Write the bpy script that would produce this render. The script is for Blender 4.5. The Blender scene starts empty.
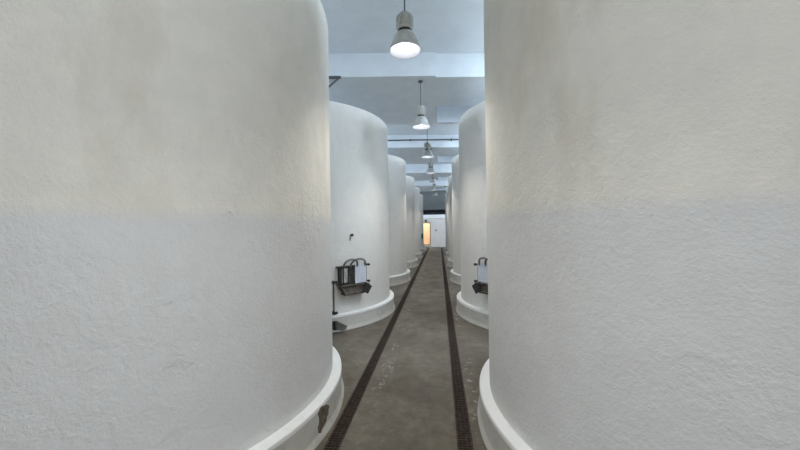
import bpy, bmesh, math, random
from mathutils import Vector, Matrix

random.seed(7)
PI = math.pi
scene = bpy.context.scene
COL = scene.collection

# ------------------------------------------------------------------ helpers
def link(o, parent=None):
    COL.objects.link(o)
    if parent is not None:
        o.parent = parent
    return o

def obj(name, bm, mat, parent=None, smooth=False):
    me = bpy.data.meshes.new(name)
    bmesh.ops.recalc_face_normals(bm, faces=bm.faces[:])
    bm.to_mesh(me)
    bm.free()
    if smooth:
        for p in me.polygons:
            p.use_smooth = True
        try:
            me.set_sharp_from_angle(angle=math.radians(38))
        except Exception:
            pass
    me.materials.append(mat)
    return link(bpy.data.objects.new(name, me), parent)

def empty(name, loc):
    o = bpy.data.objects.new(name, None)
    o.empty_display_size = 0.1
    o.location = loc
    return link(o)

def tag(o, label=None, cat=None, group=None, kind=None):
    if label: o['label'] = label
    if cat: o['category'] = cat
    if group: o['group'] = group
    if kind: o['kind'] = kind
    return o

def box(bm, x0, x1, y0, y1, z0, z1, M=None, bevel=0.0):
    vs = [bm.verts.new((x, y, z)) for z in (z0, z1) for y in (y0, y1) for x in (x0, x1)]
    f = [(0, 2, 3, 1), (4, 5, 7, 6), (0, 1, 5, 4), (2, 6, 7, 3), (0, 4, 6, 2), (1, 3, 7, 5)]
    fs = [bm.faces.new([vs[i] for i in q]) for q in f]
    if bevel > 0:
        es = list({e for q in fs for e in q.edges})
        r = bmesh.ops.bevel(bm, geom=es, offset=bevel, segments=2, affect='EDGES', profile=.5)
        vs = list({v for q in r['faces'] for v in q.verts} | {v for v in vs if v.is_valid})
    if M is not None:
        bmesh.ops.transform(bm, matrix=M, verts=[v for v in vs if v.is_valid])

def lathe(bm, prof, n=48, closed=False, cx=0, cy=0, cz=0):
    """prof: list of (r, z); r == 0 ends make poles."""
    rings = []
    for r, z in prof:
        if r <= 1e-6:
            rings.append([bm.verts.new((cx, cy, cz + z))])
        else:
            rings.append([bm.verts.new((cx + r * math.cos(2 * PI * i / n), cy + r * math.sin(2 * PI * i / n), cz + z)) for i in range(n)])
    pairs = list(zip(rings[:-1], rings[1:]))
    if closed:
        pairs.append((rings[-1], rings[0]))
    for a, b in pairs:
        for i in range(n):
            j = (i + 1) % n
            if len(a) == 1 and len(b) == 1: continue
            if len(a) == 1: bm.faces.new((a[0], b[i], b[j]))
            elif len(b) == 1: bm.faces.new((a[i], a[j], b[0]))
            else: bm.faces.new((a[i], a[j], b[j], b[i]))

def tube(bm, pts, r, n=10):
    pts = [Vector(p) for p in pts]
    rings = []
    up = Vector((0.13, 0.21, 0.97))
    for i, p in enumerate(pts):
        a = pts[max(i - 1, 0)]; b = pts[min(i + 1, len(pts) - 1)]
        t = (b - a).normalized()
        if abs(t.dot(up)) > .95: up = Vector((0.9, 0.3, 0.1))
        s = t.cross(up).normalized(); q = t.cross(s)
        rings.append([bm.verts.new(p + r * (math.cos(2 * PI * k / n) * s + math.sin(2 * PI * k / n) * q)) for k in range(n)])
    for a, b in zip(rings[:-1], rings[1:]):
        for k in range(n):
            bm.faces.new((a[k], a[(k + 1) % n], b[(k + 1) % n], b[k]))
    bm.faces.new(rings[0]); bm.faces.new(rings[-1])

# ------------------------------------------------------------------ materials
class NT:
    def __init__(s, name):
        s.m = bpy.data.materials.new(name); s.m.use_nodes = True
        s.t = s.m.node_tree; s.b = s.t.nodes['Principled BSDF']
        s.tc = s.t.nodes.new('ShaderNodeTexCoord').outputs['Object']
        s.pos = s.t.nodes.new('ShaderNodeNewGeometry').outputs['Position']
    def node(s, typ, **kw):
        n = s.t.nodes.new(typ)
        for k, v in kw.items(): setattr(n, k, v)
        return n
    def link(s, a, b): s.t.links.new(a, b)
    def mapping(s, src, scale=(1, 1, 1), loc=(0, 0, 0)):
        n = s.node('ShaderNodeMapping'); s.link(src, n.inputs[0])
        n.inputs['Scale'].default_value = scale; n.inputs['Location'].default_value = loc
        return n.outputs[0]
    def noise(s, src, scale, detail=4, rough=.55, dist=0.0):
        n = s.node('ShaderNodeTexNoise'); s.link(src, n.inputs['Vector'])
        n.inputs['Scale'].default_value = scale; n.inputs['Detail'].default_value = detail
        n.inputs['Roughness'].default_value = rough; n.inputs['Distortion'].default_value = dist
        return n.outputs['Fac']
    def ramp(s, src, stops):
        n = s.node('ShaderNodeValToRGB'); s.link(src, n.inputs[0])
        el = n.color_ramp.elements
        while len(el) < len(stops): el.new(.5)
        for e, (p, c) in zip(el, stops):
            e.position = p
            e.color = (c, c, c, 1) if isinstance(c, (int, float)) else (*c, 1)
        return n.outputs[0]
    def math(s, op, a, b=None, clamp=False):
        n = s.node('ShaderNodeMath', operation=op, use_clamp=clamp)
        for i, v in enumerate((a, b)):
            if v is None: continue
            if isinstance(v, (int, float)): n.inputs[i].default_value = v
            else: s.link(v, n.inputs[i])
        return n.outputs[0]
    def mix(s, fac, a, b, blend='MIX'):
        n = s.node('ShaderNodeMix', data_type='RGBA', blend_type=blend)
        if isinstance(fac, (int, float)): n.inputs[0].default_value = fac
        else: s.link(fac, n.inputs[0])
        for i, v in ((6, a), (7, b)):
            if isinstance(v, tuple): n.inputs[i].default_value = (*v, 1)
            else: s.link(v, n.inputs[i])
        return n.outputs[2]
    def bump(s, h, strength, dist, prev=None):
        n = s.node('ShaderNodeBump'); s.link(h, n.inputs['Height'])
        n.inputs['Strength'].default_value = strength; n.inputs['Distance'].default_value = dist
        if prev is not None: s.link(prev, n.inputs['Normal'])
        return n.outputs[0]
    def z(s, src):
        n = s.node('ShaderNodeSeparateXYZ'); s.link(src, n.inputs[0]); return n.outputs[2]
    def done(s, color, rough, normal=None, metal=0.0, spec=None):
        if isinstance(color, tuple): s.b.inputs['Base Color'].default_value = (*color, 1)
        else: s.link(color, s.b.inputs['Base Color'])
        if isinstance(rough, (int, float)): s.b.inputs['Roughness'].default_value = rough
        else: s.link(rough, s.b.inputs['Roughness'])
        s.b.inputs['Metallic'].default_value = metal
        if spec is not None: s.b.inputs['Specular IOR Level'].default_value = spec
        if normal is not None: s.link(normal, s.b.inputs['Normal'])
        return s.m

def mat_plaster(name, old):
    """whitewashed rough render: warmer coat above head height, cooler fresh coat below"""
    n = NT(name)
    p = n.tc
    wob = n.noise(n.mapping(p, (1, 1, .4)), 1.3, 3)
    zz = n.math('ADD', n.z(p), n.math('MULTIPLY', n.math('SUBTRACT', wob, .5), .10))
    low = n.ramp(n.math('SUBTRACT', zz, 1.19), [(.46, 1.0), (.54, 0.0)])
    base = n.mix(low, (.88, .845, .765), (.775, .775, .765))
    if not old:                      # the tanks further in have one plain white coat
        base = n.mix(low, (.82, .79, .745), (.80, .775, .735))
    # vertical, faint beige weather stains of the upper coat
    st = n.ramp(n.noise(n.mapping(p, (2.2, 2.2, .9), (3, 1, 4)), 1.0, 5, .6), [(.52, 0.0), (.74, 1.0)])
    st = n.math('MULTIPLY', st, n.math('SUBTRACT', 1.0, n.math('MULTIPLY', low, .8)))
    base = n.mix(n.math('MULTIPLY', st, .6 if old else .12), base, (.66, .58, .45))
    mott = n.noise(p, 7, 5, .65)
    base = n.mix(n.ramp(mott, [(.35, .22), (.7, 0.0)]), base, (.62, .61, .58))
    # small dark pock marks
    v = n.node('ShaderNodeTexVoronoi'); n.link(p, v.inputs['Vector']); v.inputs['Scale'].default_value = 4.5
    pk = n.ramp(v.outputs['Distance'], [(.018, 1.0), (.03, 0.0)])
    base = n.mix(n.math('MULTIPLY', pk, .5), base, (.35, .33, .30))
    # relief
    big = n.noise(p, 2.0, 3, .5)
    trow = n.noise(p, 17, 4, .6, .35)
    fine = n.noise(p, 55, 4, .7)
    rg = n.noise(p, 1.6, 2)
    patch = n.math('MULTIPLY', n.ramp(rg, [(.42, .35), (.66, 1.0)]), trow)
    crk = n.noise(n.mapping(p, (1, 1, 1), (7, 2, 5)), 4.5, 6, .6, .6)
    crk = n.ramp(n.math('ABSOLUTE', n.math('SUBTRACT', crk, .5)), [(.0, 0.0), (.03, 1.0)])
    crk = n.math('MULTIPLY', n.math('SUBTRACT', 1.0, crk), n.ramp(n.noise(p, 2.4, 2), [(.62, 0.0), (.70, 1.0)]))
    nb = n.bump(big, .5, .03)
    nb = n.bump(patch, .6, .022, nb)
    nb = n.bump(crk, .6, .008, nb)
    nb = n.bump(fine, .75, .008, nb)
    return n.done(base, .75, nb, spec=.3)

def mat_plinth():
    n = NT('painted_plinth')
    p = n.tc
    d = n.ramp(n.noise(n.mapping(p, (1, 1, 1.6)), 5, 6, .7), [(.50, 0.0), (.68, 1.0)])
    base = n.mix(n.math('MULTIPLY', d, .5), (.60, .58, .535), (.38, .34, .27))  # base toned darker than the cap for the sides' shade, under real dirt
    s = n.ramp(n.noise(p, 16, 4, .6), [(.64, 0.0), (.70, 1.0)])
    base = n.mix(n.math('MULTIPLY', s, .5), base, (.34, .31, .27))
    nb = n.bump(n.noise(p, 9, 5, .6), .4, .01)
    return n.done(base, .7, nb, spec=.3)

def mat_plinth_top():
    n = NT('fresh_white_paint')
    base = n.mix(n.ramp(n.noise(n.tc, 11, 5, .6), [(.55, 0.0), (.8, .5)]), (.92, .92, .90), (.80, .78, .74))
    return n.done(base, .6, n.bump(n.noise(n.tc, 20, 4), .3, .005), spec=.3)

def mat_floor():
    n = NT('stained_concrete')
    p = n.pos
    a = n.noise(n.mapping(p, (1, .55, 1)), 1.7, 6, .62)
    c = n.ramp(a, [(.30, (.098, .078, .056)), (.50, (.165, .140, .106)), (.72, (.25, .218, .172))])
    b = n.noise(p, 9, 6, .7)
    c = n.mix(n.ramp(b, [(.40, .5), (.62, 0.0)]), c, (.085, .070, .052))
    # cross-wise darker damp bands and light lime spatter
    w = n.noise(n.mapping(p, (.5, 2.6, 1), (5, 3, 0)), 1.2, 4, .6)
    c = n.mix(n.ramp(w, [(.52, 0.0), (.70, .45)]), c, (.10, .082, .060))
    sp = n.noise(n.mapping(p, (1, 1, 1), (2, 9, 0)), 22, 5, .7)
    ar = n.noise(n.mapping(p, (1.6, .6, 1), (1, 4, 0)), 1.5, 3)
    spl = n.math('MULTIPLY', n.ramp(sp, [(.60, 0.0), (.68, 1.0)]), n.ramp(ar, [(.52, 0.0), (.64, .8)]))
    c = n.mix(spl, c, (.42, .40, .36))
    sx = n.node('ShaderNodeSeparateXYZ'); n.link(p, sx.inputs[0])
    for c0, c1, amt in ((-.62, .10, .75), (.29, .10, .6)):
        d = n.math('ABSOLUTE', n.math('SUBTRACT', sx.outputs[0], c0))
        near = n.ramp(d, [(.02, 1.0), (c1, 0.0)])
        q = n.math('MULTIPLY', n.ramp(n.noise(n.mapping(p, (1, .8, 1), (c0 * 9, 2, 0)), 13, 6, .7), [(.53, 0.0), (.62, 1.0)]), near)
        q = n.math('MULTIPLY', q, n.ramp(n.noise(n.mapping(p, (1, .5, 1), (c0 * 5, 6, 0)), 1.6, 2), [(.42, 0.0), (.58, amt)]))
        c = n.mix(q, c, (.48, .45, .40))
    nb = n.bump(n.noise(p, 30, 5, .65), .35, .006)
    r = n.ramp(n.noise(p, 3, 4), [(.3, .50), (.7, .72)])
    return n.done(c, r, nb, spec=.35)

def mat_simple(name, col, rough=.5, metal=0.0, var=.12, scale=14, bump=.0):
    n = NT(name)
    dark = tuple(c * (1 - 2.5 * var) for c in col)
    c = n.mix(n.ramp(n.noise(n.tc, scale, 4, .6), [(.35, 1.0), (.65, 0.0)]), col, dark)
    nb = n.bump(n.noise(n.tc, scale * 4, 3), bump, .003) if bump else None
    return n.done(c, rough, nb, metal)

def mat_emit(name, col, s):
    m = bpy.data.materials.new(name); m.use_nodes = True
    b = m.node_tree.nodes['Principled BSDF']
    b.inputs['Base Color'].default_value = (*col, 1)
    b.inputs['Emission Color'].default_value = (*col, 1)
    b.inputs['Emission Strength'].default_value = s
    return m

PLASTER = mat_plaster('weathered_whitewash', True)
FRESH = mat_plaster('plain_whitewash', False)
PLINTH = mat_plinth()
PLINTHTOP = mat_plinth_top()
FLOOR = mat_floor()
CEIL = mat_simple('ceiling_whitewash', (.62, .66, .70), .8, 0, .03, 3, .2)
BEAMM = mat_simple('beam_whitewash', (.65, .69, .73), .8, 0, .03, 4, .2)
WALL = mat_simple('wall_whitewash', (.84, .77, .72), .8, 0, .03, 3, .2)
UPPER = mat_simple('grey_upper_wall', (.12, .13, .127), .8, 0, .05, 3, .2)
DARK = mat_simple('recess_shade', (.035, .04, .045), .8, 0, .1, 6)  # near-black colour stands in for the unlit space of the end-wall gap
RUST = mat_simple('rusty_iron', (.078, .050, .038), .75, .3, .22, 26, .4)
CHAN = mat_simple('dirty_channel', (.03, .024, .02), .9, 0, .2, 12)
ALU = mat_simple('grey_aluminium', (.60, .62, .60), .5, .15, .08, 20)
HOUS = mat_simple('grey_cast_housing', (.52, .54, .51), .55, .1, .10, 18)
REFL = mat_simple('white_reflector_enamel', (.80, .80, .84), .4, 0, .01, 8)
STEM = mat_simple('dark_steel_rod', (.10, .11, .11), .5, .5, .1, 20)
STEEL = mat_simple('worn_stainless_steel', (.30, .295, .28), .38, .8, .16, 22)
DSTEEL = mat_simple('dark_tarnished_steel', (.075, .072, .066), .5, .6, .2, 22)
HATCH = mat_simple('hatch_panel_steel', (.60, .59, .56), .42, .15, .12, 16)
BLACK = mat_simple('black_rubber', (.02, .02, .02), .6, 0, .1, 20)
GREYP = mat_simple('grey_painted_metal', (.17, .17, .155), .5, .2, .15, 20)
CHIP = mat_simple('exposed_brown_mortar', (.21, .17, .12), .95, 0, .22, 30, .8)
GREEN = mat_simple('green_plastic', (.03, .16, .07), .4, 0, .1, 20)
WOODF = mat_simple('brown_door_frame', (.30, .19, .11), .6, 0, .1, 14)
WARMW = mat_simple('back_room_plaster', (.82, .75, .67), .8, 0, .03, 4)
RUN = mat_simple('rust_run', (.42, .38, .33), .9, 0, .1, 30)

def mat_label():
    n = NT('printed_label_sheet')
    w = n.node('ShaderNodeTexWave', wave_type='BANDS', bands_direction='Z')
    n.link(n.tc, w.inputs['Vector']); w.inputs['Scale'].default_value = 9; w.inputs['Distortion'].default_value = 0
    k = n.math('MULTIPLY', n.ramp(w.outputs['Fac'], [(.80, 0.0), (.9, 1.0)]), n.ramp(n.noise(n.mapping(n.tc, (40, 40, 6)), 1, 2), [(.45, 0.0), (.5, .5)]))
    return n.done(n.mix(k, (.70, .73, .79), (.36, .40, .52)), .4)
LABEL = mat_label()
BULB = mat_emit('lamp_glow', (.93, .96, 1.0), 7)

# ------------------------------------------------------------------ camera
F = 336.0
YAW, PITCH, ROLL = .1158, .0051, .0150
CAM = Vector((0, 0, 1.6))
def ray(px, py):
    x, y = px - 400, py - 225
    c, s = math.cos(ROLL), math.sin(ROLL)
    xr, yr = c * x - s * y, s * x + c * y
    X, Y, Z = xr / F, 1.0, -yr / F
    Y, Z = math.cos(PITCH) * Y - math.sin(PITCH) * Z, math.sin(PITCH) * Y + math.cos(PITCH) * Z
    X, Y = math.cos(YAW) * X - math.sin(YAW) * Y, math.sin(YAW) * X + math.cos(YAW) * Y
    return Vector((X, Y, Z))
fw = ray(400, 225).normalized()
rt = (ray(500, 225) - ray(400, 225)).normalized()
upv = rt.cross(fw).normalized()
cam = bpy.data.cameras.new('camera')
cam.sensor_width = 36.0; cam.sensor_fit = 'HORIZONTAL'
cam.lens = F / 800 * 36.0
cam.clip_start = .02; cam.clip_end = 200
co = link(bpy.data.objects.new('camera', cam))
M = Matrix((( rt.x, upv.x, -fw.x, CAM.x), (rt.y, upv.y, -fw.y, CAM.y), (rt.z, upv.z, -fw.z, CAM.z), (0, 0, 0, 1)))
co.matrix_world = M
scene.camera = co

# ------------------------------------------------------------------ dimensions (metres)
R = 1.68; OV = .084; HR = .25; HT = 3.60
CLX, CRX = -.987 - R, .398 + R
YL, YR, S = 2.72, 2.76, 3.71
NT_ = 6
XW0, XW1 = -5.2, 4.6
YB, YE = -3.4, 26.0
ZC, ZB = 4.30, 3.93
BD, BS, BT = 5.23, 2.363, .36       # first visible beam front, spacing, thickness
LX, LZ, LY = -.258, 3.19, 3.02      # lamp rim
DLX, DRX, DW = -.80, .165, .058   # drains and half width

# ------------------------------------------------------------------ setting
bm = bmesh.new()
xs = [XW0 - .2, DLX - DW, DLX + DW, DRX - DW, DRX + DW, XW1 + .2]
for a, b in ((0, 1), (2, 3), (4, 5)):
    box(bm, xs[a], xs[b], YB - .2, YE + 2.6, -.12, 0)
tag(obj('floor', bm, FLOOR), kind='structure')
bm = bmesh.new()
for c in (DLX, DRX):
    box(bm, c - DW, c + DW, YB - .2, YE, -.14, -.10)
tag(obj('trim_1', bm, CHAN), kind='structure')

# unseen skylights over the right-hand row, in every second bay, added for their light
SX0, SX1 = 1.75, 2.85
SKYL = [(BD + BS * k - 1.45 + .25, BD + BS * k - .45 + .25) for k in (0, 2, 4, 6)]
bm = bmesh.new()
box(bm, XW0 - .2, SX0, YB - .2, YE + .2, ZC, ZC + .15); box(bm, SX1, XW1 + .2, YB - .2, YE + .2, ZC, ZC + .15)
y = YB - .2
for a, b in SKYL:
    box(bm, SX0, SX1, y, a, ZC, ZC + .15); y = b
box(bm, SX0, SX1, y, YE + .2, ZC, ZC + .15)
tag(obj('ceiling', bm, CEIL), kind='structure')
SK = .12                            # the ceiling bays run slightly askew to the aisle
nb_ = 1
for k in (-2, 0, 2, 4, 6):          # every second bay has a lower flat soffit
    y = BD + BS * k
    bm = bmesh.new()
    box(bm, XW0, -.01, y, y + 2.36, ZB, ZC)
    box(bm, -.01, XW1, y + .05, y + 1.32, ZB, ZC)     # right half: an open coffer behind this
    box(bm, XW0, XW1, y + 2.36, y + 2.50, ZB, ZC)
    for v in bm.verts: v.co.y += SK * v.co.x
    nb_ += 1
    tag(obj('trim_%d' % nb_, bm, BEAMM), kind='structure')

# side walls; unseen high windows behind the tanks, added for bluish daylight
def wall_with_windows(name, x0, x1, wins, z0, z1):
    bm = bmesh.new()
    box(bm, x0, x1, YB - .2, YE + .2, 0, z0)
    box(bm, x0, x1, YB - .2, YE + .2, z1, ZC)
    y = YB - .2
    for a, b in wins:
        box(bm, x0, x1, y, a, z0, z1); y = b
    box(bm, x0, x1, y, YE + .2, z0, z1)
    tag(obj(name, bm, WALL), kind='structure')
WINS = [(YL + S * k - 1.1 + S / 2, YL + S * k + 1.1 + S / 2) for k in range(-1, 6)]
WZ0, WZ1 = 3.15, 4.22
wall_with_windows('wall_left', XW0 - .2, XW0, WINS, WZ0, WZ1)
wall_with_windows('wall_right', XW1, XW1 + .2, WINS, WZ0, WZ1)
wn = 0
for xx in (XW0 - .1, XW1 + .1):
    for a, b in WINS:
        wn += 1  # frames of the added, unseen side windows
        bm = bmesh.new()
        for q in (a, (a + b) / 2 - .02, b - .04):
            box(bm, xx - .03, xx + .03, q, q + .04, WZ0, WZ1)
        for q in (WZ0, WZ1 - .04):
            box(bm, xx - .03, xx + .03, a, b, q, q + .04)
        tag(obj('added_window_%d' % wn, bm, STEM), kind='structure')

# wall behind the camera; its wide high opening is added to light near tanks
GX0, GX1, GZA, GZ = -3.0, 3.0, 2.3, 4.1
bm = bmesh.new()
box(bm, XW0, GX0, YB - .2, YB, 0, ZC); box(bm, GX1, XW1, YB - .2, YB, 0, ZC); box(bm, GX0, GX1, YB - .2, YB, GZ, ZC); box(bm, GX0, GX1, YB - .2, YB, 0, GZA)
tag(obj('wall_back', bm, WALL), kind='structure')

# end wall: low white wall with a ledge, doorway, dark gap, grey upper wall
D0, D1, DZ0, DZ1 = -1.54, -.66, .16, 1.89
bm = bmesh.new()
box(bm, XW0, D0, YE, YE + .2, 0, 2.20); box(bm, D1, XW1, YE, YE + .2, 0, 2.20)
box(bm, D0, D1, YE, YE + .2, DZ1, 2.20); box(bm, D0, D1, YE, YE + .2, 0, DZ0)
tag(obj('wall_end', bm, WALL), kind='structure')
bm = bmesh.new(); box(bm, XW0, XW1, YE - .06, YE + .25, 2.20, 2.49, bevel=.01)
tag(obj('trim_20', bm, PLINTHTOP), kind='structure')
bm = bmesh.new()
box(bm, XW0, XW1, YE + .8, YE + .9, 2.4, 2.95); box(bm, XW0, XW1, YE + .25, YE + .8, 2.40, 2.47)
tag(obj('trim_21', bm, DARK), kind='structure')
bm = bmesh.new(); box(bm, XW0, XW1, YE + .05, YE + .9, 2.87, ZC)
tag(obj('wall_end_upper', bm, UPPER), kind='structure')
# room behind the doorway
bm = bmesh.new()
a0, a1 = D0 - .5, D1 + .7
box(bm, a0 - .1, a0, YE + .2, YE + 2.4, 0, 2.3); box(bm, a1, a1 + .1, YE + .2, YE + 2.4, 0, 2.3)
box(bm, a0, a1, YE + 2.3, YE + 2.4, 0, 2.3); box(bm, a0, a1, YE + .2, YE + 2.3, 2.2, 2.3)
box(bm, a0, a1, YE + .2, YE + 2.3, 0, DZ0)
tag(obj('wall_back_room', bm, WARMW), kind='structure')
bm = bmesh.new()
box(bm, D0, D0 + .05, YE - .03, YE + .2, DZ0, DZ1); box(bm, D1 - .05, D1, YE - .03, YE + .2, DZ0, DZ1)
box(bm, D0, D1, YE - .03, YE + .2, DZ1 - .05, DZ1); box(bm, D0, D1, YE - .05, YE + .2, DZ0, DZ0 + .05)
tag(obj('door_1', bm, WOODF), kind='structure')
bm = bmesh.new(); box(bm, D0 - .05, D1 + .05, YE - .34, YE, 0, DZ0 - .03, bevel=.008)
tag(obj('trim_22', bm, PLINTH), kind='structure')

# ------------------------------------------------------------------ tanks
def shell_mesh():
    bm = bmesh.new()
    prof = [(0, HR - .02), (R, HR - .02)]
    for i in range(0, 14): prof.append((R, HR + .02 + (HT - .08 - HR) * i / 13))
    for a in range(1, 5):
        t = a / 4 * PI / 2
        prof.append((R - .05 + .05 * math.cos(t), HT - .05 + .05 * math.sin(t)))
    prof += [(R - .18, HT), (R - .2, HT - .03), (0, HT - .03)]
    lathe(bm, prof, 160)
    return bm
def plinth_mesh():
    bm = bmesh.new()
    Q = R + OV
    prof = [(R - .15, 0), (Q + .022, 0), (Q + .020, .014), (Q + .004, .036), (Q, .06), (Q, HR - .035)]
    prof += [(R - .15, HR - .035)]
    lathe(bm, prof, 160, closed=True)
    return bm
def cap_mesh():
    bm = bmesh.new()
    Q = R + OV
    prof = [(R - .10, HR - .034), (Q + .001, HR - .034), (Q + .001, HR - .007), (Q - .006, HR), (R + .01, HR + .002), (R - .10, HR + .006)]
    lathe(bm, prof, 160, closed=True)
    return bm

def make_tank(loc):
    t = empty('storage_tank', loc)
    obj('tank_shell', shell_mesh(), PLASTER, t, True)
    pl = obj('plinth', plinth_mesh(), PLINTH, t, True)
    obj('plinth_cap', cap_mesh(), PLINTHTOP, pl, True)
    return t
def copy_tree(o, parent=None):
    c = o.copy(); COL.objects.link(c)
    if parent is not None: c.parent = parent
    for ch in [q for q in bpy.data.objects if q.parent == o]:
        copy_tree(ch, c)
    return c

proto = make_tank((CLX, YL, 0))
fresh_shell = None
tanks = {}
for side, cx, y0 in (('L', CLX, YL), ('R', CRX, YR)):
    for k in range(NT_):
        t = proto if (side, k) == ('L', 0) else copy_tree(proto)
        t.location = (cx, y0 + S * k, 0)
        t.rotation_euler = (0, 0, 0 if (side, k) == ('L', 0) else 1.9 * k + (2.6 if side == 'R' else 0))
        tanks[side, k] = t
        if k > 0:
            for q in [q for q in bpy.data.objects if q.parent == t and q.name.startswith('tank_shell')]:
                if fresh_shell is None:
                    fresh_shell = q.data.copy(); fresh_shell.materials.clear(); fresh_shell.materials.append(FRESH)
                q.data = fresh_shell
ordn = ['first', 'second', 'third', 'fourth', 'fifth', 'sixth']
for (side, k), t in tanks.items():
    sd = 'left' if side == 'L' else 'right'
    if k == 0 and side == 'L':
        lab = 'huge round white plastered tank filling the left foreground, brown chip in its plinth'
    elif k == 0:
        lab = 'huge round white plastered tank filling the right foreground'
    elif k == 1:
        lab = ('round white tank with a metal hatch, second on the left of the aisle' if side == 'L'
               else 'round white tank with a half hidden metal hatch, second on the right of the aisle')
    elif k == 5:
        lab = 'farthest round white tank on the %s of the aisle, before the end wall' % sd
    else:
        lab = '%s round white tank from the camera on the %s of the aisle' % (ordn[k], sd)
    tag(t, lab, 'tank', 'round white tanks on the %s of the aisle' % sd)

def inv(t, p):
    """world point -> local frame of a tank"""
    return Matrix.Rotation(-t.rotation_euler.z, 4, 'Z') @ (Vector(p) - Vector(t.location))
def cyl_hit(px, py, t, r):
    d = ray(px, py); c = Vector(t.location)
    a = d.x ** 2 + d.y ** 2; b = -2 * (d.x * c.x + d.y * c.y); q = c.x ** 2 + c.y ** 2 - r * r
    s = (-b - math.sqrt(max(b * b - 4 * a * q, 0))) / (2 * a)
    return CAM + d * s

# chipped patch on the plinth of the first left tank
t = tanks['L', 0]
plin = [q for q in bpy.data.objects if q.parent == t and q.name.startswith('plinth')][0]
pts = [(318.3, 411), (321, 406), (324, 404.8), (327, 403.5), (329.6, 405), (328.8, 413), (326.5, 421), (323, 428), (321, 434), (318.2, 434), (317.6, 428), (319, 421), (317.8, 415)]
loop = []
for i, (a, b) in enumerate(pts):
    c, d = pts[(i + 1) % len(pts)]
    loop += [(a, b), ((a + c) / 2 + random.uniform(-.6, .6), (b + d) / 2 + random.uniform(-.6, .6))]
bm = bmesh.new()
out = []; inn = []
for a, b in loop:
    w = cyl_hit(a, b, t, R + OV)
    v = inv(t, w); n = Vector((v.x, v.y, 0)).normalized()
    out.append(v)
cen = sum(out, Vector()) / len(out)
rim = [bm.verts.new(Vector((v.x, v.y, 0)).normalized() * (R + OV - .004) + Vector((0, 0, v.z))) for v in out]
top = []
for v in out:
    u = cen + (v - cen) * .9
    top.append(bm.verts.new(Vector((u.x, u.y, 0)).normalized() * (R + OV + .0035) + Vector((0, 0, u.z))))
cv = bm.verts.new(Vector((cen.x, cen.y, 0)).normalized() * (R + OV + .004) + Vector((0, 0, cen.z)))
N = len(out)
for i in range(N):
    j = (i + 1) % N
    bm.faces.new((rim[i], rim[j], top[j], top[i])); bm.faces.new((top[i], top[j], cv))
tag(obj('chipped_patch', bm, CHIP, plin), 'brown patch where the white paint has chipped off')

# ---- hatch with clamp arches: u along the wall, n outwards, z up
def arc(u0, u1, z0, h, n0, bulge, k=14):
    return [(u0 + (u1 - u0) * (.5 - .5 * math.cos(PI * i / k)), n0 - bulge * math.sin(PI * i / k), z0 + h * math.sin(PI * i / k) ** .75) for i in range(k + 1)]

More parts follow.
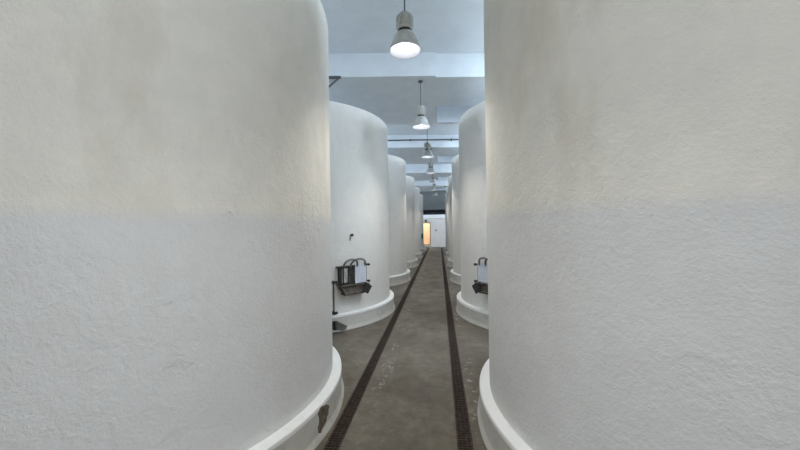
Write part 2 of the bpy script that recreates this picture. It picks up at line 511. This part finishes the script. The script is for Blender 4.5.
def make_hatch(tank, az):
    """local frame: x = along wall (to the right seen from the aisle), -y = outwards; z world height"""
    H = obj_frame()
    H.parent = tank
    ang = az - tank.rotation_euler.z
    H.location = (R * math.cos(ang), R * math.sin(ang), 0)
    H.rotation_euler = (0, 0, ang + PI / 2)
    return H
HW = .255; Z0, Z1 = .695, .99
def obj_frame():
    bm = bmesh.new()
    e = .034
    box(bm, -HW, -HW + e, -.055, .07, Z0, Z1, bevel=.005); box(bm, HW - e, HW, -.055, .07, Z0, Z1, bevel=.005)
    box(bm, -HW, HW, -.055, .07, Z1 - e, Z1, bevel=.005); box(bm, -HW, HW, -.055, .07, Z0, Z0 + e, bevel=.005)
    H = obj('hatch', bm, DSTEEL)
    bm = bmesh.new(); box(bm, -HW + e, HW - e, -.040, .06, Z0 + e, Z1 - e, bevel=.006)
    obj('hatch_door', bm, HATCH, H)
    bm = bmesh.new()
    box(bm, -.105, .015, -.062, -.040, Z0 + .01, Z1 + .005, bevel=.004)
    box(bm, -.20, -.185, -.058, -.040, Z0 + .02, Z1, bevel=.003)
    obj('clamp_bar', bm, DSTEEL, H)
    bm = bmesh.new(); box(bm, .02, .235, -.068, -.060, Z0 + .005, Z1 + .01, bevel=.002)
    tag(obj('label_sheet', bm, LABEL, H), 'pale printed sheet fixed to the right of the hatch')
    for u0, u1 in ((-.20, .06), (-.07, .215)):
        bm = bmesh.new()
        tube(bm, arc(u0, u1, Z1 - .02, .125, -.065, .05), .016)
        obj('clamp_arch', bm, STEEL, H, True)
    for u, z in ((-HW - .02, Z1 - .015), (HW + .02, Z1 - .005), (-HW - .02, Z0 + .01), (HW + .02, Z0 + .02)):
        bm = bmesh.new()
        box(bm, min(u, u * .9), max(u, u * .9), -.05, .05, z - .014, z + .014, bevel=.004)
        q = bmesh.new()
        tube(bm, [(u, .03, z), (u, -.085, z)], .013); tube(bm, [(u, -.075, z), (u, -.095, z)], .022, 6)
        q.free()
        obj('clamp_bolt', bm, DSTEEL, H)
    # drip tray under the door
    bm = bmesh.new()
    a = [(-HW - .01, -.06, Z0 - .02), (HW + .01, -.06, Z0 - .02), (HW + .01, .08, Z0 - .02), (-HW - .01, .08, Z0 - .02)]
    b = [(-.19, -.10, Z0 - .135), (.20, -.10, Z0 - .135), (.20, .08, Z0 - .135), (-.19, .08, Z0 - .135)]
    va = [bm.verts.new(v) for v in a]; vb = [bm.verts.new(v) for v in b]
    for i in range(4):
        j = (i + 1) % 4
        bm.faces.new((va[i], va[j], vb[j], vb[i]))
    bm.faces.new(vb)
    box(bm, -HW - .02, HW + .02, -.10, -.075, Z0 - .035, Z0 - .012, bevel=.004)
    box(bm, -.21, .22, -.135, .06, Z0 - .155, Z0 - .13, bevel=.004)
    tube(bm, [(-HW, -.088, Z0 - .025), (-.20, -.125, Z0 - .14)], .012); tube(bm, [(HW, -.088, Z0 - .025), (.21, -.125, Z0 - .14)], .012)
    obj('drip_tray', bm, RUSTS, H)
    # square paddle handle hanging at the lower corner
    bm = bmesh.new()
    M = Matrix.Translation((HW - .05, -.15, Z0 - .075)) @ Matrix.Rotation(.62, 4, 'Y')
    box(bm, -.055, .055, -.012, .012, -.085, .06, M, .006)
    tube(bm, [(HW - .03, -.15, Z0 - .03), (HW - .03, .0, Z0 + .0)], .013)
    obj('paddle_handle', bm, DSTEEL, H)
    return H
RUSTS = mat_simple('rust_stained_steel', (.13, .105, .085), .55, .5, .2, 18)

p = cyl_hit(352.0, 276, tanks['L', 1], R)
azL = math.atan2(p.y - tanks['L', 1].location.y, p.x - tanks['L', 1].location.x)
hl = make_hatch(tanks['L', 1], azL)
p = cyl_hit(478.5, 276, tanks['R', 1], R)
azR = math.atan2(p.y - tanks['R', 1].location.y, p.x - tanks['R', 1].location.x) + .185
hr_ = make_hatch(tanks['R', 1], azR)
# the right-hand hatch: mirrored (sheet towards the aisle, paddle at the aisle side)
for q in bpy.data.objects:
    if q.parent == hr_ and (q.name.startswith('label_sheet') or q.name.startswith('paddle_handle') or q.name.startswith('clamp_bar')):
        for v in q.data.vertices: v.co.x = -v.co.x
        q.data.flip_normals()
        if q.name.startswith('label_sheet'): q['label'] = 'pale printed sheet fixed to the left of the hatch'

# ---- level gauge and drain valve left of the hatch, half hidden by the foreground tank
t = tanks['L', 1]
def on(px, py, r=R, dn=0.0):
    w = cyl_hit(px, py, t, r); v = inv(t, w); n = Vector((v.x, v.y, 0)).normalized()
    return v + n * dn, n
a, na = on(332.3, 282, R, .06); b, nb2 = on(332.3, 312.5, R, .06)
b = Vector((a.x, a.y, b.z))
bm = bmesh.new(); tube(bm, [a + Vector((0, 0, .03)), b], .011)
g = obj('level_gauge', bm, DSTEEL, t, True)
for zz in (a.z, b.z):
    q = Vector((a.x, a.y, zz))
    tg = Vector((-na.y, na.x, 0))
    bm = bmesh.new(); tube(bm, [q - na * .08, q + na * .03], .022); tube(bm, [q - tg * .03, q + tg * .055], .02)
    obj('gauge_fitting', bm, BLACK, g, True)
c, nc = on(333.5, 324, R + OV, 0)
tg = Vector((-nc.y, nc.x, 0))
bm = bmesh.new(); tube(bm, [c - nc * .06, c + nc * .10], .05, 16); tube(bm, [c + nc * .085, c + nc * .11], .07, 16)
vroot = obj('drain_valve', bm, DSTEEL, t, True)
bm = bmesh.new()
# flat grey tapering lever
o = c + nc * .115
P = [(-.01, .075), (.05, .05), (.165, -.02), (.15, -.06), (.09, -.08), (0, -.055)]
f0 = [bm.verts.new(o + tg * u + Vector((0, 0, w))) for u, w in P]
f1 = [bm.verts.new(o + tg * u + Vector((0, 0, w)) + nc * .035) for u, w in P]
bm.faces.new(f0); bm.faces.new(f1)
for i in range(6):
    j = (i + 1) % 6; bm.faces.new((f0[i], f0[j], f1[j], f1[i]))
tag(obj('valve_lever', bm, GREYP, vroot), 'grey flat lever of the drain valve')
# anchor bolt with a rust run above the hatch
c, nc = on(351, 235, R, 0)
bm = bmesh.new(); tube(bm, [c - nc * .02, c + nc * .045], .017, 8); tube(bm, [c + nc * .03, c + nc * .045], .024, 6)
ab = obj('anchor_bolt', bm, DSTEEL, t)
bm = bmesh.new()
d_, _ = on(350, 240.5, R, 0)
d_ = d_ - c
tube(bm, [c + nc * .001, c + d_ * .6 + nc * .0005, c + d_ + nc * .0], .010, 6)
tag(obj('rust_run', bm, RUN, ab), 'grey streak below the bolt')

# green level bottle on the fifth left tank, far down the aisle
t5 = tanks['L', 5]
w = cyl_hit(421.4, 236, t5, R)
v = inv(t5, w); n5 = Vector((v.x, v.y, 0)).normalized()
bm = bmesh.new(); z = v.z; b0 = v + n5 * .07
tube(bm, [b0 + Vector((0, 0, -.18)), b0 + Vector((0, 0, .16))], .045, 12)
tube(bm, [v - n5 * .03, b0], .03, 8)
gv = obj('sample_bottle', bm, GREEN, t5, True)
bm = bmesh.new(); tube(bm, [b0 + Vector((0, 0, -.34)), b0 + Vector((0, 0, -.18))], .05, 12)
obj('bottle_base', bm, REFL, gv, True)

# ------------------------------------------------------------------ floor drains
def make_drain(c, label):
    root = empty('floor_drain', (c, 0, 0))
    tag(root, label, 'drain', 'rusty floor drains along the aisle')
    bm = bmesh.new()
    y0, y1 = YB, YE - .4
    for sx in (-1, 1):
        a = sx * (DW - .0005); b = sx * (DW - .012)
        box(bm, min(a, b), max(a, b), y0, y1, -.045, .002)
        box(bm, min(a, sx * (DW - .03)), max(a, sx * (DW - .03)), y0, y1, -.105, -.045)
    obj('drain_frame', bm, RUST, root)
    bm = bmesh.new()
    y = y0 + .01
    while y < y1 - .02:
        box(bm, -DW + .011, DW - .011, y, y + .013, -.030, 0)
        y += .030
    for x in (-.018, .018):
        box(bm, x - .004, x + .004, y0, y1, -.034, -.004)
    obj('grating', bm, RUST, root)
    return root
make_drain(DLX, 'long rusty grated floor drain along the left side of the aisle')
make_drain(DRX, 'long rusty grated floor drain along the right side of the aisle')

# ------------------------------------------------------------------ pendant lamps
def make_lamp(ztop):
    root = empty('pendant_lamp', (0, 0, 0))
    bm = bmesh.new()
    tube(bm, [(0, 0, .325), (0, 0, ztop - LZ)], .0065, 10)
    lathe(bm, [(0, ztop - LZ), (.04, ztop - LZ), (.04, ztop - LZ - .015), (.012, ztop - LZ - .03), (0, ztop - LZ - .03)], 20)
    tube(bm, [(0, 0, .32), (0, 0, .36)], .013, 8)
    obj('suspension_rod', bm, STEM, root, True)
    bm = bmesh.new()
    lathe(bm, [(0, .335), (.045, .335), (.062, .322), (.067, .305), (.070, .195), (.064, .186), (0, .186)], 32)
    for i in range(12):     # cooling ribs
        a = 2 * PI * i / 12
        box(bm, .064, .078, -.005, .005, .205, .305, Matrix.Rotation(a, 4, 'Z'))
    obj('lamp_housing', bm, HOUS, root, True)
    bm = bmesh.new()
    lathe(bm, [(.050, .188), (.058, .184), (.058, .170), (.052, .164), (.04, .164), (.04, .188)], 32, closed=True)
    obj('collar', bm, DSTEEL, root, True)
    # bell reflector: grey outside, white enamel lining
    outer = [(.046, .168), (.068, .160), (.088, .138), (.105, .104), (.119, .064), (.133, .030), (.1415, .004), (.144, 0)]
    bm = bmesh.new()
    inn_ = [(r - .0035, z_ - .001) for r, z_ in reversed(outer)]
    lathe(bm, outer + [(.142, -.002)] + inn_[0:], 48, closed=True)
    rf = obj('reflector', bm, ALU, root, True)
    bm = bmesh.new()
    lin = [(r - .005, z_ + .0005) for r, z_ in outer]
    lathe(bm, lin, 48)
    tag(obj('reflector_lining', bm, REFL, rf, True), 'white enamel inside of the reflector')
    bm = bmesh.new()
    prof = [(0, .035)] + [(.036 * math.sin(a * PI / 8), .073 - .038 * math.cos(a * PI / 8)) for a in range(1, 6)] + [(.022, .12), (.018, .160), (0, .160)]
    lathe(bm, prof, 24)
    tag(obj('bulb', bm, BULB, root, True), 'glowing white bulb')
    return root
lp_high = make_lamp(ZC); lp_low = make_lamp(ZB)
names = {1: 'nearest and largest grey bell pendant lamp, hanging over the aisle', 2: 'second grey bell pendant lamp from the camera, hanging under the flat soffit',
         3: 'third grey bell pendant lamp from the camera, in front of the thin pipe', 4: 'fourth grey bell pendant lamp from the camera along the aisle',
         5: 'fifth small pendant lamp along the aisle', 6: 'sixth small pendant lamp along the aisle', 7: 'farthest tiny pendant lamp, in front of the grey upper wall',
         8: 'farthest tiny pendant lamp, nearest the end wall', 0: 'pendant lamp directly above the camera', -1: 'pendant lamp behind the camera'}
LAMPS = []
for k in (1, 2, 3, 4, 5, 6, 7, 0):
    src = lp_high if k % 2 else lp_low
    o = src if k in (1, 2) else copy_tree(src)
    o.location = (LX - .022 + .02 * (k - 1), LY + BS * (k - 1), LZ)
    tag(o, names[k], 'lamp', 'grey pendant lamps above the aisle')
    LAMPS.append(o)
    ld = bpy.data.lights.new('lamp_light', 'SPOT')
    ld.energy = 60; ld.shadow_soft_size = .07; ld.color = (1.0, .97, .92)
    ld.spot_size = math.radians(116); ld.spot_blend = 1.0
    lo = link(bpy.data.objects.new('lamp_light', ld))
    lo.location = (o.location.x, o.location.y, LZ + .015)

# ------------------------------------------------------------------ small fixtures
bm = bmesh.new()
yp = BD + 2 * BS - .03; zp = 4.14
tube(bm, [(-2.6, yp, zp), (2.4, yp, zp + .0)], .018, 10)
for x in (-2.0, -.8, .4, 1.6): box(bm, x - .02, x + .02, yp - .022, yp + .11, zp - .026, zp + .026)
for v in bm.verts: v.co.y += SK * v.co.x
tag(obj('conduit_pipe', bm, STEM, None, True), 'thin dark pipe running across the aisle high up, below the white ceiling', 'pipe')
bm = bmesh.new()
yb = BD - .03
box(bm, -1.96, -1.47, yb - .015, yb + .03, 3.90, 3.93); box(bm, -1.96, -1.93, yb - .015, yb + .20, 3.66, 3.95)
tube(bm, [(-1.48, yb, 3.915), (-1.78, yb, 3.66)], .014, 8); tube(bm, [(-1.78, yb, 3.66), (-1.94, yb, 3.67)], .014, 8)
for v in bm.verts: v.co.y += SK * v.co.x
tag(obj('angle_bracket', bm, STEM), 'small dark triangular bracket on the beam edge beside the left foreground tank', 'bracket')
bm = bmesh.new(); box(bm, -1.10, -.93, YE - .12, YE + .001, 1.94, 2.10, bevel=.01)
e_ = obj('emergency_light', bm, DSTEEL)
tag(e_, 'small dark box lamp on the end wall above the lit doorway', 'lamp')
bm = bmesh.new(); box(bm, -1.08, -.95, YE - .135, YE - .12, 1.955, 2.03, bevel=.004); obj('lens', bm, GREYP, e_)
bm = bmesh.new(); box(bm, -.30, -.17, YE - .05, YE, 1.22, 1.36, bevel=.006)
s_ = obj('switch_box', bm, mat_simple('switch_plastic', (.55, .53, .50), .5))
tag(s_, 'small pale switch box on the white end wall right of the doorway', 'switch')
bm = bmesh.new(); box(bm, -.26, -.21, YE - .062, YE - .05, 1.26, 1.32, bevel=.003); obj('switch_button', bm, GREYP, s_)

# ------------------------------------------------------------------ light
def area(name, loc, rot, sx, sy, e, col):
    l = bpy.data.lights.new(name, 'AREA'); l.shape = 'RECTANGLE'; l.size = sx; l.size_y = sy
    l.energy = e; l.color = col
    o = link(bpy.data.objects.new(name, l)); o.location = loc; o.rotation_euler = rot
    return o
SKY = (.70, .85, 1.0)
for i, (a, b) in enumerate(WINS):  # area lights added as daylight at the unseen side windows
    en = (130, 190, 210)[min(i, 2)]
    area('added_window_light', (XW0 - .25, (a + b) / 2, (WZ0 + WZ1) / 2), (0, -PI / 2, 0), WZ1 - WZ0, b - a, en, SKY)
    area('added_window_light', (XW1 + .25, (a + b) / 2, (WZ0 + WZ1) / 2), (0, PI / 2, 0), WZ1 - WZ0, b - a, en, SKY)
area('added_rear_fill', ((GX0 + GX1) / 2, YB - .25, (GZA + GZ) / 2), (PI / 2, 0, 0), GX1 - GX0, GZ - GZA, 58, (1.0, .965, .91))  # added fill from behind, brightens the upper near tanks
for a, b in SKYL:  # added light at the unseen skylights, strongest over the front bay
    area('added_skylight_light', ((SX0 + SX1) / 2, (a + b) / 2, ZC + .10), (0, 0, 0), SX1 - SX0, b - a, 95 if a < 5 else 55, SKY)
pl = bpy.data.lights.new('back_room_lamp', 'POINT'); pl.energy = 34; pl.color = (1.0, .78, .56); pl.shadow_soft_size = .08
po = link(bpy.data.objects.new('back_room_lamp', pl)); po.location = (-1.2, YE + 1.2, 2.0)

w = bpy.data.worlds.new('world'); scene.world = w; w.use_nodes = True
w.node_tree.nodes['Background'].inputs[0].default_value = (.70, .84, 1.0, 1)
w.node_tree.nodes['Background'].inputs[1].default_value = .6

vs = scene.view_settings
vs.view_transform = 'Standard'; vs.look = 'None'; vs.gamma = 1.0; vs.use_curve_mapping = False
vs.exposure = 0.27
